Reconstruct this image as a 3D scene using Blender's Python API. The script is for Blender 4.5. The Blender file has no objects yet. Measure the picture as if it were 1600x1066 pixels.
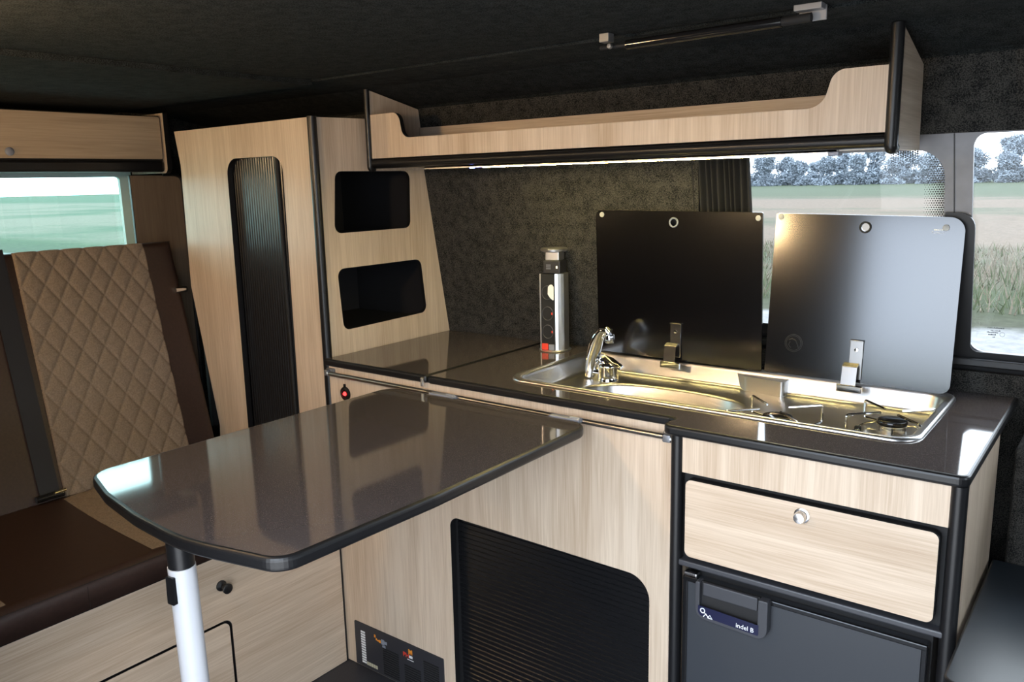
import bpy, bmesh, math, random
from mathutils import Vector, Matrix
from mathutils.geometry import tessellate_polygon
random.seed(7)
S = bpy.context.scene
COL = S.collection
PI = math.pi

# ------------------------------------------------------------ camera
CX, CY, CZ = 1.7425, -1.4146, 1.3576
YAW, PITCH, ROLL, F = 0.6587, -0.1905, -0.0236, 1287.54
cd = bpy.data.cameras.new('camera'); cam = bpy.data.objects.new('camera', cd); COL.objects.link(cam)
cd.sensor_width = 36; cd.lens = F * 36 / 1600; cd.clip_start = 0.02; cd.clip_end = 2000
fw = Vector((-math.sin(YAW)*math.cos(PITCH), math.cos(YAW)*math.cos(PITCH), math.sin(PITCH)))
rt = Vector((math.cos(YAW), math.sin(YAW), 0)); up = rt.cross(fw)
r2 = math.cos(ROLL)*rt + math.sin(ROLL)*up; u2 = -math.sin(ROLL)*rt + math.cos(ROLL)*up
M = Matrix((r2, u2, -fw)).transposed().to_4x4(); M.translation = Vector((CX, CY, CZ)); cam.matrix_world = M
S.camera = cam

# ------------------------------------------------------------ sky and exposure
S.view_settings.view_transform = 'Standard'
S.view_settings.look = 'None'
S.view_settings.gamma = 1
S.view_settings.use_curve_mapping = False
S.view_settings.exposure = 1.42
W = bpy.data.worlds.new('overcast_sky'); S.world = W; W.use_nodes = True
nt = W.node_tree; bg = nt.nodes['Background']; bg.inputs['Strength'].default_value = 3.3
tc = nt.nodes.new('ShaderNodeTexCoord'); nz = nt.nodes.new('ShaderNodeTexNoise'); nz.inputs['Scale'].default_value = 2.0
cr = nt.nodes.new('ShaderNodeValToRGB')
cr.color_ramp.elements[0].position = .3; cr.color_ramp.elements[0].color = (.66, .79, .98, 1)
cr.color_ramp.elements[1].position = .7; cr.color_ramp.elements[1].color = (.90, .955, 1.0, 1)
nt.links.new(tc.outputs['Generated'], nz.inputs['Vector']); nt.links.new(nz.outputs['Fac'], cr.inputs['Fac'])
nt.links.new(cr.outputs['Color'], bg.inputs['Color'])

# ------------------------------------------------------------ materials
def newmat(name):
    m = bpy.data.materials.new(name); m.use_nodes = True
    return m, m.node_tree, m.node_tree.nodes['Principled BSDF']
def plain(name, col, rough=.5, metal=0, ior=1.5, emis=None, estr=0, coat=0, noise=0, nscale=80, aniso=0):
    m, t, b = newmat(name)
    b.inputs['Base Color'].default_value = (*col, 1); b.inputs['Roughness'].default_value = rough
    b.inputs['Metallic'].default_value = metal; b.inputs['IOR'].default_value = ior
    b.inputs['Coat Weight'].default_value = coat
    b.inputs['Anisotropic'].default_value = aniso
    if emis: b.inputs['Emission Color'].default_value = (*emis, 1); b.inputs['Emission Strength'].default_value = estr
    if noise:
        tc = t.nodes.new('ShaderNodeTexCoord'); n = t.nodes.new('ShaderNodeTexNoise'); n.inputs['Scale'].default_value = nscale
        n.inputs['Detail'].default_value = 3
        r = t.nodes.new('ShaderNodeValToRGB')
        r.color_ramp.elements[0].position = .3; r.color_ramp.elements[0].color = tuple(c*(1-noise) for c in col)+(1,)
        r.color_ramp.elements[1].position = .7; r.color_ramp.elements[1].color = tuple(min(1, c*(1+noise)) for c in col)+(1,)
        t.links.new(tc.outputs['Object'], n.inputs['Vector']); t.links.new(n.outputs['Fac'], r.inputs['Fac'])
        t.links.new(r.outputs['Color'], b.inputs['Base Color'])
    return m
def wood(name, axis, off=0, dark=(.46, .34, .235), light=(.69, .565, .44), rough=.40):
    m, t, b = newmat(name); b.inputs['Roughness'].default_value = rough
    L = t.links.new
    tc = t.nodes.new('ShaderNodeTexCoord')
    def noise(across, along, detail, rg=.55, o=0.):
        mp = t.nodes.new('ShaderNodeMapping'); s = [across]*3; s['xyz'.index(axis)] = along
        mp.inputs['Scale'].default_value = s; mp.inputs['Location'].default_value = (off+o, off*1.7+o, off*.6+o)
        L(tc.outputs['Object'], mp.inputs['Vector'])
        n = t.nodes.new('ShaderNodeTexNoise'); n.inputs['Scale'].default_value = 1
        n.inputs['Detail'].default_value = detail; n.inputs['Roughness'].default_value = rg; n.inputs['Distortion'].default_value = .6
        L(mp.outputs['Vector'], n.inputs['Vector']); return n
    a = noise(9, .9, 3); c = noise(260, 6, 2, .6, 3); d = noise(34, 1.6, 3, .6, 7)
    r = t.nodes.new('ShaderNodeValToRGB'); r.color_ramp.elements[0].position = .345; r.color_ramp.elements[1].position = .60
    r.color_ramp.elements[0].color = (*dark, 1); r.color_ramp.elements[1].color = (*light, 1)
    m1 = t.nodes.new('ShaderNodeMath'); m1.operation = 'MULTIPLY'; m1.inputs[1].default_value = .30; L(a.outputs['Fac'], m1.inputs[0])
    m2 = t.nodes.new('ShaderNodeMath'); m2.operation = 'MULTIPLY_ADD'; m2.inputs[1].default_value = .34; L(c.outputs['Fac'], m2.inputs[0]); L(m1.outputs[0], m2.inputs[2])
    m3 = t.nodes.new('ShaderNodeMath'); m3.operation = 'MULTIPLY_ADD'; m3.inputs[1].default_value = .36; L(d.outputs['Fac'], m3.inputs[0]); L(m2.outputs[0], m3.inputs[2])
    L(m3.outputs[0], r.inputs['Fac']); L(r.outputs['Color'], b.inputs['Base Color'])
    bp = t.nodes.new('ShaderNodeBump'); bp.inputs['Strength'].default_value = .12; bp.inputs['Distance'].default_value = .0006
    L(c.outputs['Fac'], bp.inputs['Height']); L(bp.outputs['Normal'], b.inputs['Normal'])
    return m
def felt(name, a, bcol):
    m, t, b = newmat(name); b.inputs['Roughness'].default_value = 1; b.inputs['Specular IOR Level'].default_value = .1
    L = t.links.new; tc = t.nodes.new('ShaderNodeTexCoord')
    n = t.nodes.new('ShaderNodeTexNoise'); n.inputs['Scale'].default_value = 420; n.inputs['Detail'].default_value = 3; n.inputs['Roughness'].default_value = .7
    k = t.nodes.new('ShaderNodeTexNoise'); k.inputs['Scale'].default_value = 40; k.inputs['Detail'].default_value = 2
    mx = t.nodes.new('ShaderNodeMath'); mx.operation = 'MULTIPLY_ADD'; mx.inputs[1].default_value = .25
    r = t.nodes.new('ShaderNodeValToRGB'); r.color_ramp.elements[0].position = .52; r.color_ramp.elements[1].position = .74
    r.color_ramp.elements[0].color = (*a, 1); r.color_ramp.elements[1].color = (*bcol, 1)
    L(tc.outputs['Object'], n.inputs['Vector']); L(tc.outputs['Object'], k.inputs['Vector'])
    L(k.outputs['Fac'], mx.inputs[0]); L(n.outputs['Fac'], mx.inputs[2]); L(mx.outputs[0], r.inputs['Fac']); L(r.outputs['Color'], b.inputs['Base Color'])
    bp = t.nodes.new('ShaderNodeBump'); bp.inputs['Strength'].default_value = .6; bp.inputs['Distance'].default_value = .002
    L(n.outputs['Fac'], bp.inputs['Height']); L(bp.outputs['Normal'], b.inputs['Normal'])
    return m
def laminate(name):
    m, t, b = newmat(name); b.inputs['Roughness'].default_value = .06; b.inputs['IOR'].default_value = 1.62
    L = t.links.new; tc = t.nodes.new('ShaderNodeTexCoord')
    v = t.nodes.new('ShaderNodeTexVoronoi'); v.inputs['Scale'].default_value = 420
    r = t.nodes.new('ShaderNodeValToRGB'); r.color_ramp.elements[0].position = .0; r.color_ramp.elements[0].color = (.19, .17, .165, 1)
    r.color_ramp.elements[1].position = .28; r.color_ramp.elements[1].color = (.070, .061, .064, 1)
    n = t.nodes.new('ShaderNodeTexNoise'); n.inputs['Scale'].default_value = 900
    mm = t.nodes.new('ShaderNodeMath'); mm.operation = 'MULTIPLY'
    L(tc.outputs['Object'], v.inputs['Vector']); L(tc.outputs['Object'], n.inputs['Vector'])
    L(v.outputs['Distance'], r.inputs['Fac']); L(r.outputs['Color'], b.inputs['Base Color'])
    return m
def glassmat(name, tint):
    m = bpy.data.materials.new(name); m.use_nodes = True; t = m.node_tree; t.nodes.clear()
    o = t.nodes.new('ShaderNodeOutputMaterial'); mx = t.nodes.new('ShaderNodeMixShader')
    a = t.nodes.new('ShaderNodeBsdfTransparent'); a.inputs['Color'].default_value = (*tint, 1)
    g = t.nodes.new('ShaderNodeBsdfGlossy'); g.inputs['Roughness'].default_value = .0
    f = t.nodes.new('ShaderNodeFresnel'); f.inputs['IOR'].default_value = 1.3
    t.links.new(f.outputs[0], mx.inputs[0]); t.links.new(a.outputs[0], mx.inputs[1]); t.links.new(g.outputs[0], mx.inputs[2]); t.links.new(mx.outputs[0], o.inputs[0])
    return m
def steelmat(name, axis='x', rough=.2, col=(.66, .65, .63)):
    m, t, b = newmat(name); b.inputs['Metallic'].default_value = 1; b.inputs['Base Color'].default_value = (*col, 1)
    L = t.links.new; tc = t.nodes.new('ShaderNodeTexCoord'); mp = t.nodes.new('ShaderNodeMapping')
    s = [700]*3; s['xyz'.index(axis)] = 9; mp.inputs['Scale'].default_value = s
    n = t.nodes.new('ShaderNodeTexNoise'); n.inputs['Scale'].default_value = 1; n.inputs['Detail'].default_value = 2
    mr = t.nodes.new('ShaderNodeMapRange'); mr.inputs['To Min'].default_value = rough*.95; mr.inputs['To Max'].default_value = rough*1.08
    L(tc.outputs['Object'], mp.inputs['Vector']); L(mp.outputs['Vector'], n.inputs['Vector']); L(n.outputs['Fac'], mr.inputs['Value']); L(mr.outputs[0], b.inputs['Roughness'])
    return m

WZ = wood('oak_upright_grain', 'z'); WZ2 = wood('oak_upright_grain_b', 'z', 3.1); WX = wood('oak_long_grain', 'x', 5.3); WY = wood('oak_cross_grain', 'y', 2.2)
WYL = wood('oak_locker_grain', 'y', 9.2, (.36, .27, .18), (.52, .41, .29))
BLK = plain('black_edging', (.008, .008, .009), .36)
BLKG = plain('black_gloss', (.01, .01, .011), .12)
BLKM = plain('black_matt', (.008, .008, .009), .75)
TAMB = plain('black_slats', (.006, .006, .007), .30)
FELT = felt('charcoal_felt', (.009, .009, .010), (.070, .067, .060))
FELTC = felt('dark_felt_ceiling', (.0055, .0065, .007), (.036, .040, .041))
LAM = laminate('dark_speckled_laminate')
STEEL = steelmat('brushed_steel', 'x', .30, (.62, .61, .60)); CHROME = plain('chrome', (.80, .80, .80), .07, 1); CHROMED = plain('chrome_satin', (.75, .75, .76), .2, 1)
ALU = plain('aluminium', (.78, .79, .80), .34, 1)
GREYZ = plain('grey_zinc_plastic', (.26, .28, .34), .5, .3)
WHITE = plain('white_lacquer', (.52, .53, .56), .28)
LEATH = plain('brown_leather', (.033, .017, .0125), .42, noise=.18, nscale=150)
CLOTH = plain('beige_quilted_cloth', (.215, .165, .12), .95, noise=.22, nscale=260)
BELT = plain('seatbelt_webbing', (.007, .008, .013), .6)
CURT = plain('black_curtain_cloth', (.010, .0095, .0095), .85)
GLASSLID = plain('black_glass', (.0015, .0015, .0025), .155, ior=1.85)
FRIDGE = plain('dark_grey_enamel', (.030, .034, .041), .42)
FRHND = plain('charcoal_plastic', (.045, .047, .055), .4)
RED = plain('red_lamp', (.9, .02, .02), .3, emis=(1, .03, .03), estr=2.0)
REDM = plain('red_plastic', (.85, .06, .03), .4)
LED = plain('led_strip', (1, .9, .6), .5, emis=(1, .79, .30), estr=54)
BLUE = plain('blue_lamp', (.1, .1, 1), .3, emis=(.15, .2, 1), estr=12)
WHT = plain('white_print', (.8, .82, .84), .6); ORG = plain('orange_print', (.85, .30, .03), .6); REDP = plain('red_print', (.8, .05, .02), .6)
GREYP = plain('grey_print', (.25, .27, .32), .6); NAVY = plain('navy_label', (.012, .014, .045), .25)
BODY = plain('van_body_metal', (.16, .16, .17), .35, .2, noise=.12, nscale=25)
FRAMEW = plain('white_window_frame', (.62, .80, .77), .5)
RUB = plain('black_rubber', (.007, .007, .008), .45)
GL1 = glassmat('clear_glass', (.93, .94, .94)); GL2 = glassmat('green_tinted_glass', (.82, 1.0, .965))
FLOORM = plain('dark_vinyl_floor', (.03, .032, .042), .5, noise=.3, nscale=400)
LOWTOP = plain('dark_grey_laminate', (.018, .024, .031), .30)

# ------------------------------------------------------------ object helpers
def tag(o, label=None, cat=None, group=None, kind=None):
    if label: o['label'] = label
    if cat: o['category'] = cat
    if group: o['group'] = group
    if kind: o['kind'] = kind
    return o
def thing(name, label, cat, loc=(0, 0, 0), group=None):
    o = bpy.data.objects.new(name, None); COL.objects.link(o); o.location = loc; o.empty_display_size = .02
    return tag(o, label, cat, group)
def wloc(o):
    p = Vector((0, 0, 0))
    while o: p += o.location; o = o.parent
    return p
def mk(name, bm, mats, parent=None, smooth=False, label=None):
    """bm holds world coordinates; the object's origin stays at the world origin"""
    bmesh.ops.recalc_face_normals(bm, faces=bm.faces)
    me = bpy.data.meshes.new(name); bm.to_mesh(me); bm.free()
    if not isinstance(mats, (list, tuple)): mats = [mats]
    for m in mats: me.materials.append(m)
    if smooth:
        for p in me.polygons: p.use_smooth = True
        if smooth != 'all':
            me.set_sharp_from_angle(angle=math.radians(38))
    o = bpy.data.objects.new(name, me); COL.objects.link(o)
    if parent: o.parent = parent; o.location = -wloc(parent)
    if label: o['label'] = label
    return o
def struct(name, bm, mats, smooth=False): return tag(mk(name, bm, mats, None, smooth), kind='structure')
def B(): return bmesh.new()
def box(bm, x0, x1, y0, y1, z0, z1, bev=0, seg=2, mi=0):
    vs = [bm.verts.new((x, y, z)) for x in (x0, x1) for y in (y0, y1) for z in (z0, z1)]
    fs = [bm.faces.new([vs[i] for i in q]) for q in ((0, 1, 3, 2), (4, 6, 7, 5), (0, 4, 5, 1), (2, 3, 7, 6), (0, 2, 6, 4), (1, 5, 7, 3))]
    for f in fs: f.material_index = mi
    if bev:
        es = set(e for f in fs for e in f.edges)
        r = bmesh.ops.bevel(bm, geom=list(es), offset=bev, segments=seg, affect='EDGES', profile=.5)
        for f in r['faces']: f.material_index = mi
    return bm
def rp(pts, n=7):
    """polygon with rounded corners: (x, y) or (x, y, r)"""
    out = []; N = len(pts)
    for i, p in enumerate(pts):
        r = p[2] if len(p) > 2 else 0
        c = Vector(p[:2])
        if r <= 0: out.append(tuple(c)); continue
        a = (Vector(pts[i-1][:2])-c).normalized(); b = (Vector(pts[(i+1) % N][:2])-c).normalized()
        ang = a.angle(b); d = r/math.tan(ang/2); p0 = c+a*d; p1 = c+b*d
        ce = c+(a+b).normalized()*(r/math.sin(ang/2))
        v0 = p0-ce; v1 = p1-ce; an = v0.angle_signed(v1)
        for k in range(n+1):
            t = -an*k/n; q = Vector((v0.x*math.cos(t)-v0.y*math.sin(t), v0.x*math.sin(t)+v0.y*math.cos(t)))
            out.append(tuple(ce+q))
    return out
def rr(x0, x1, y0, y1, r, n=7): return rp([(x0, y0, r), (x1, y0, r), (x1, y1, r), (x0, y1, r)], n)
def plate(bm, axis, outline, a, b, holes=(), mi=0, ms=None, bev=0, seg=3, warp=None):
    """solid plate: outline in the plane normal to axis, from a to b along it. ms = material of edges"""
    if ms is None: ms = mi
    def P(u, v, w):
        q = {'x': (w, u, v), 'y': (u, w, v), 'z': (u, v, w)}[axis]
        return Vector(q)
    loops = [list(outline)]+[list(h) for h in holes]
    tris = tessellate_polygon([[Vector((u, v, 0)) for u, v in l] for l in loops])
    flat = [p for l in loops for p in l]
    V = [[bm.verts.new(P(u, v, w)) for u, v in flat] for w in (a, b)]
    capf = []
    for k in (0, 1):
        for t in tris:
            try: f = bm.faces.new([V[k][i] for i in t]); f.material_index = mi; capf.append(f)
            except ValueError: pass
    side = []; i0 = 0; rim = []
    for l in loops:
        n = len(l)
        for i in range(n):
            p, q = i0+i, i0+(i+1) % n
            f = bm.faces.new([V[0][p], V[0][q], V[1][q], V[1][p]]); f.material_index = ms; side.append(f)
        i0 += n
    if bev:
        bmesh.ops.recalc_face_normals(bm, faces=capf+side)
        es = []
        for f in side:
            for e in f.edges:
                if any(g in capf for g in e.link_faces) and e not in es: es.append(e)
        r = bmesh.ops.bevel(bm, geom=es, offset=bev, segments=seg, affect='EDGES', profile=.5, material=ms)
    if warp:
        for v in {v for k in V for v in k if v.is_valid}: v.co = warp(v.co)
    return bm
def loft(bm, rings, mi=0, cap0=False, cap1=False, closed=True):
    R = [[bm.verts.new(p) for p in r] for r in rings]; n = len(R[0])
    for a, b in zip(R, R[1:]):
        for i in range(n if closed else n-1):
            j = (i+1) % n
            try: f = bm.faces.new([a[i], a[j], b[j], b[i]]); f.material_index = mi
            except ValueError: pass
    if cap0: bm.faces.new(R[0]).material_index = mi
    if cap1: bm.faces.new(R[-1]).material_index = mi
    return bm
def tube(bm, pts, r, n=10, mi=0, cap=True, closed=False):
    pts = [Vector(p) for p in pts]; rings = []; N = len(pts); nrm = None
    for i, p in enumerate(pts):
        if closed: t = (pts[(i+1) % N]-pts[i-1]).normalized()
        else: t = (pts[min(i+1, N-1)]-pts[max(i-1, 0)]).normalized()
        if nrm is None: nrm = t.orthogonal().normalized()
        nrm = (nrm-t*nrm.dot(t)).normalized(); bn = t.cross(nrm)
        rad = r[i] if isinstance(r, (list, tuple)) else r
        rings.append([p+nrm*math.cos(2*PI*k/n)*rad+bn*math.sin(2*PI*k/n)*rad for k in range(n)])
    if closed: rings.append(rings[0])
    return loft(bm, rings, mi, cap and not closed, cap and not closed)
def bend(pts, r, n=5):
    """round the corners of a 3D polyline"""
    out = [Vector(pts[0])]
    for a, b, c in zip(pts, pts[1:], pts[2:]):
        a, b, c = Vector(a), Vector(b), Vector(c); d = min(r, (a-b).length*.45, (c-b).length*.45)
        p = b+(a-b).normalized()*d; q = b+(c-b).normalized()*d
        for k in range(n+1):
            t = k/n; out.append(p*(1-t)**2+b*2*t*(1-t)+q*t*t)
    out.append(Vector(pts[-1])); return out
def lathe(bm, prof, cx, cy, cz, axis='z', n=28, mi=0):
    """prof = [(radius, height)...] turned about axis through (cx,cy,cz)"""
    rings = []
    for r, h in prof:
        ring = []
        for k in range(n):
            c, s = math.cos(2*PI*k/n)*max(r, 1e-5), math.sin(2*PI*k/n)*max(r, 1e-5)
            ring.append({'z': (cx+c, cy+s, cz+h), 'y': (cx+c, cy+h, cz+s), 'x': (cx+h, cy+c, cz+s)}[axis])
        rings.append(ring)
    return loft(bm, rings, mi, True, True)
def text(name, s, size, loc, axes, mat, parent=None, depth=.0004):
    """axes = (right, up) world vectors of the lettering"""
    c = bpy.data.curves.new(name, 'FONT'); c.body = s; c.size = size; c.extrude = depth; c.resolution_u = 3
    o = bpy.data.objects.new(name, c); COL.objects.link(o)
    dg = bpy.context.evaluated_depsgraph_get(); dg.update()
    me = bpy.data.meshes.new_from_object(o.evaluated_get(dg)); bpy.data.objects.remove(o)
    R = Vector(axes[0]).normalized(); U = Vector(axes[1]).normalized(); N = R.cross(U)
    bm = B(); bm.from_mesh(me); bpy.data.meshes.remove(me)
    for v in bm.verts: v.co = Vector(loc)+R*v.co.x+U*v.co.y+N*v.co.z
    for f in bm.faces: f.material_index = 0
    me2 = bpy.data.meshes.new(name); bm.to_mesh(me2); bm.free(); me2.materials.append(mat)
    ob = bpy.data.objects.new(name, me2); COL.objects.link(ob)
    if parent: ob.parent = parent; ob.location = -wloc(parent)
    return ob
def lean(z): return .514-.176*(z-.9)

# ============================================================ THE VAN SHELL
bm = B(); box(bm, -1.5, 2.75, -1.25, .62, -.04, 0); struct('floor', bm, FLOORM)
# kitchen side wall lining, leaning inwards, with one long window opening
def wl(c): return Vector((c.x, c.y+lean(c.z)-lean(.9), c.z))
bm = B()
plate(bm, 'y', [(-1.5, .88), (2.75, .88), (2.75, 1.575), (-1.5, 1.575)], .514, .530, [rp([(.862, .945), (2.3, .945, .03), (2.3, 1.432, .03), (.885, 1.432)])], warp=wl)
box(bm, -1.5, 2.75, .514, .53, -.04, .885)
box(bm, 1.585, 2.75, .288, .514, 0, .86, .012)
struct('wall_right', bm, FELT)
bm = B()   # outer body skin with the two window openings
plate(bm, 'y', [(.82, .90), (2.75, .90), (2.75, 1.50), (.82, 1.50)], .543, .553,
      [rp([(.835, 1.005, .03), (1.407, 1.005, .03), (1.403, 1.402, .055), (.835, 1.402, .03)]), rp([(1.462, .985, .03), (2.2, .985, .03), (2.2, 1.43, .04), (1.452, 1.43, .022)])], warp=wl)
struct('trim_1', bm, BODY)
bm = B()   # black surround that rises round the window corner
plate(bm, 'y', rp([(.84, .90), (2.4, .90), (2.4, .985), (1.466, .985, .015), (1.463, 1.276, .03), (1.408, 1.276), (1.408, 1.008), (.84, 1.008)]), .535, .5425, warp=wl)
box(bm, .865, 2.29, .506, .532, .955, .972, .003)
struct('trim_2', bm, RUB)
bm = B(); plate(bm, 'y', [(1.4225, 1.276), (1.4245, 1.276), (1.4185, 1.432), (1.4165, 1.432)], .541, .544, warp=wl); struct('trim_3', bm, RUB)
bm = B(); plate(bm, 'y', [(.83, .99), (1.415, .99), (1.412, 1.415), (.83, 1.415)], .553, .557, warp=wl)
w1 = struct('window_1', bm, GL1)
bm = B()
for i in range(0, 90):      # printed dots along the pane's edge
    for j in range(0, 9):
        z = 1.01+i*.0046; x = 1.4045-j*.0046-(z-1.0)*.008+(.0023 if i % 2 else 0)
        if z > 1.35:
            cx_, cz_ = 1.349, 1.348
            d = math.hypot(x-cx_, z-cz_)
            if x > cx_ and d > .054: continue
            if z > 1.402: continue
        r = .0021*(1-j/9.5)+.0004
        bmesh.ops.create_circle(bm, cap_ends=True, segments=6, radius=r, matrix=Matrix.Translation((x, .5515, z)) @ Matrix.Rotation(PI/2, 4, 'X'))
for i in range(0, 12):
    for j in range(0, 6):
        x = 1.405-.055-i*.0046; z = 1.400-j*.0046+(.0023 if i % 2 else 0)
        r = .0020*(1-j/6.5)+.0003
        bmesh.ops.create_circle(bm, cap_ends=True, segments=6, radius=r, matrix=Matrix.Translation((x, .5515, z)) @ Matrix.Rotation(PI/2, 4, 'X'))
for v in bm.verts: v.co = wl(v.co)
fd = mk('frit_dots', bm, plain('frit_print', (.05, .05, .055), .6), w1); fd['kind'] = 'stuff'
bm = B(); plate(bm, 'y', [(1.44, .97), (2.22, .97), (2.22, 1.44), (1.44, 1.44)], .553, .557, warp=wl)
w2 = struct('window_2', bm, GL1)
bm = B()                    # maker's etching on the glass, illegible strokes
for k, (u0, u1, v) in enumerate([(1.494, 1.524, 1.036), (1.500, 1.516, 1.030), (1.493, 1.514, 1.026), (1.496, 1.510, 1.021), (1.504, 1.508, 1.016)]):
    u = u0
    while u < u1:
        d = random.uniform(.0008, .0022); box(bm, u, u+d, .5515, .552, v, v+random.uniform(.0012, .003)); u += d+.0008
ring = [(1.521+.0045*math.cos(2*PI*k/20), .5517, 1.024+.0045*math.sin(2*PI*k/20)) for k in range(20)]
tube(bm, ring, .0003, 4, closed=True)
for v in bm.verts: v.co = wl(v.co)
mk('etched_mark', bm, plain('etching', (.04, .05, .05), .6), w2)

# ceiling: lifting roof board, side lining, rear lining, closing skin
bm = B(); plate(bm, 'z', rp([(.02, -1.25), (2.75, -1.25), (2.75, -.002), (.02, -.002, .05)]), 1.622, 1.65, bev=.006)
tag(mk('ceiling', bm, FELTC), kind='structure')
bm = B()
prof = [(.012, 1.620), (.20, 1.616), (.385, 1.580), (.41, 1.565), (.41, 1.60), (.2, 1.64), (.012, 1.64)]
loft(bm, [[(x, y, z) for y, z in prof] for x in (-1.5, 2.75)], cap0=True, cap1=True)
plate(bm, 'z', [(-1.5, -1.25), (.012, -1.25), (.012, .014), (-1.5, .014)], 1.612, 1.64)
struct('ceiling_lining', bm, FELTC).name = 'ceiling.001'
bm = B(); box(bm, -1.5, 2.75, -1.25, .62, 1.655, 1.68); struct('ceiling', bm, BLKM)
# tail wall with its window
bm = B(); plate(bm, 'x', [(-1.25, -.04), (.62, -.04), (.62, 1.66), (-1.25, 1.66)], -1.06, -1.035, [rr(-1.06, .045, .92, 1.43, .03)]); struct('wall_rear', bm, FELT)
bm = B(); plate(bm, 'x', rr(-1.10, .062, .88, 1.44, .02), -1.034, -1.020, [rr(-1.06, .022, .93, 1.405, .012)]); struct('trim_4', bm, FRAMEW)
bm = B(); plate(bm, 'x', rr(-1.13, .078, .86, 1.46, .02), -1.0345, -1.026, [rr(-1.098, .062, .882, 1.438, .02)]); struct('trim_5', bm, RUB)
bm = B(); box(bm, -1.048, -1.044, -1.075, .04, .91, 1.42); struct('window_3', bm, GL2)
# door side: closed at the back, open sliding door, cab
bm = B(); box(bm, -1.5, .82, -1.27, -1.22, -.04, 1.66); box(bm, .82, 1.9, -1.27, -1.22, 1.59, 1.66); box(bm, 1.9, 2.75, -1.27, -1.22, -.04, 1.66)
struct('wall_left', bm, FELT)
bm = B(); plate(bm, 'x', [(-1.25, -.04), (.62, -.04), (.62, 1.66), (-1.25, 1.66)], 2.75, 2.78, [rr(-.7, .1, 1.0, 1.3, .08)]); struct('wall_front', bm, FELT)
bm = B(); box(bm, 2.765, 2.768, -.71, .11, .99, 1.31); struct('window_4', bm, GL1)

# ============================================================ TALL WARDROBE
wd = thing('wardrobe', 'tall oak wardrobe with a narrow black slatted roller door, beside the bench backrest', 'wardrobe', (-.3, .25, 0))
bm = B()
wout = rp([(-.60, .02), (-.012, .02), (-.012, 1.535), (-.644, 1.532), (-.625, 1.43), (-.632, 1.06), (-.545, .62)])
whole = rp([(-.392, .60, .03), (-.137, .60, .03), (-.129, 1.442, .045), (-.386, 1.442, .045)])
plate(bm, 'y', wout, .012, .030, [whole], 0, 1); mk('front_panel', bm, [WZ, BLK], wd)
bm = B()
sout = [(.016, .87), (.520, .87), (.512, .900), (.418, 1.45), (.402, 1.541), (.016, 1.535)]
c1 = rp([(.067, 1.232, .022), (.357, 1.232, .022), (.364, 1.397, .024), (.081, 1.397, .022)])
c2 = rp([(.079, .965, .022), (.412, .972, .022), (.394, 1.136, .024), (.068, 1.136, .022)])
plate(bm, 'x', sout, -.012, .0, [c1, c2], 0, 1); mk('side_panel', bm, [WZ2, BLK], wd)
bm = B(); tube(bm, [(-.004, .018, .02), (-.004, .018, 1.537)], .0125, 16); mk('corner_post', bm, BLK, wd, True, 'black rounded corner moulding')
bm = B()     # roller door: upright slats
xs = -.40; n = 26; pts = []
for k in range(n*4+1):
    x = -.40+.285*k/(n*4); ph = (k % 4)/4
    pts.append((x, .036+(.0022 if k % 4 in (0,) else 0)))
loft(bm, [[(x, y, z) for x, y in pts] for z in (.59, 1.47)], closed=False)
mk('roller_door', bm, TAMB, wd, True)
bm = B(); tube(bm, [(-.176, .030, .60), (-.176, .030, 1.445)], .006, 10); mk('roller_door_handle', bm, BLKM, wd)
for nm, (y0, y1, z0, z1) in (('a', (.05, .40, 1.215, 1.41)), ('b', (.05, .445, .955, 1.15))):
    bm = B()
    box(bm, -.32, -.31, y0, y1, z0, z1); box(bm, -.32, -.013, y0, y1, z1-.004, z1+.004); box(bm, -.32, -.013, y0, y1, z0-.004, z0+.004)
    box(bm, -.32, -.013, y0-.008, y0, z0, z1); box(bm, -.32, -.013, y1-.03, y1-.022, z0, z1)
    mk('cubby_lining', bm, plain('cubby_black', (.012, .012, .014), .45) if nm == 'a' else bpy.data.materials['cubby_black'], wd)
bm = B(); box(bm, -.64, -.012, .03, .40, 1.525, 1.533); box(bm, -.625, -.612, .03, .50, .60, 1.525); box(bm, -.64, -.33, .40, .41, .6, 1.525); mk('carcass', bm, BLKM, wd)

# ============================================================ KITCHEN BASE UNIT
kc = thing('kitchen_cabinet', 'long oak kitchen cabinet under the worktop, with a black slatted roller door', 'cabinet', (.5, .26, 0))
bm = B()
kout = [(.006, .002), (1.045, .002), (1.045, .8795), (.006, .8795)]
khole = rp([(.427, .05, .02), (.985, .05, .02), (.986, .539, .052), (.430, .545, .026)], 10)
plate(bm, 'y', kout, .012, .030, [khole, rr(.052, .383, .010, .132, .002)], 0, 1); mk('front_panel', bm, [WZ, BLK], kc)
bm = B(); n = 41; z0, z1 = .03, .56; pts = []
for k in range(n*6+1):
    z = z0+(z1-z0)*k/(n*6); pts.append((z, .042-(.0 if k % 6 else -.0022)))
loft(bm, [[(x, y, z) for z, y in pts] for x in (.41, 1.0)], closed=False); mk('roller_door', bm, TAMB, kc, True)
bm = B(); box(bm, .408, .428, .030, .06, .03, .56); box(bm, .985, 1.0, .03, .06, .03, .56); box(bm, .41, 1.0, .03, .06, .552, .56); mk('door_guide', bm, BLKM, kc)
bm = B(); box(bm, .0, .402, .14, .15, 0, .86); mk('carcass', bm, BLKM, kc)
bm = B(); tube(bm, [(.0075, .006, .002), (.0075, .006, .40)], .004, 8); mk('corner_trim', bm, BLK, kc, True)

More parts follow.
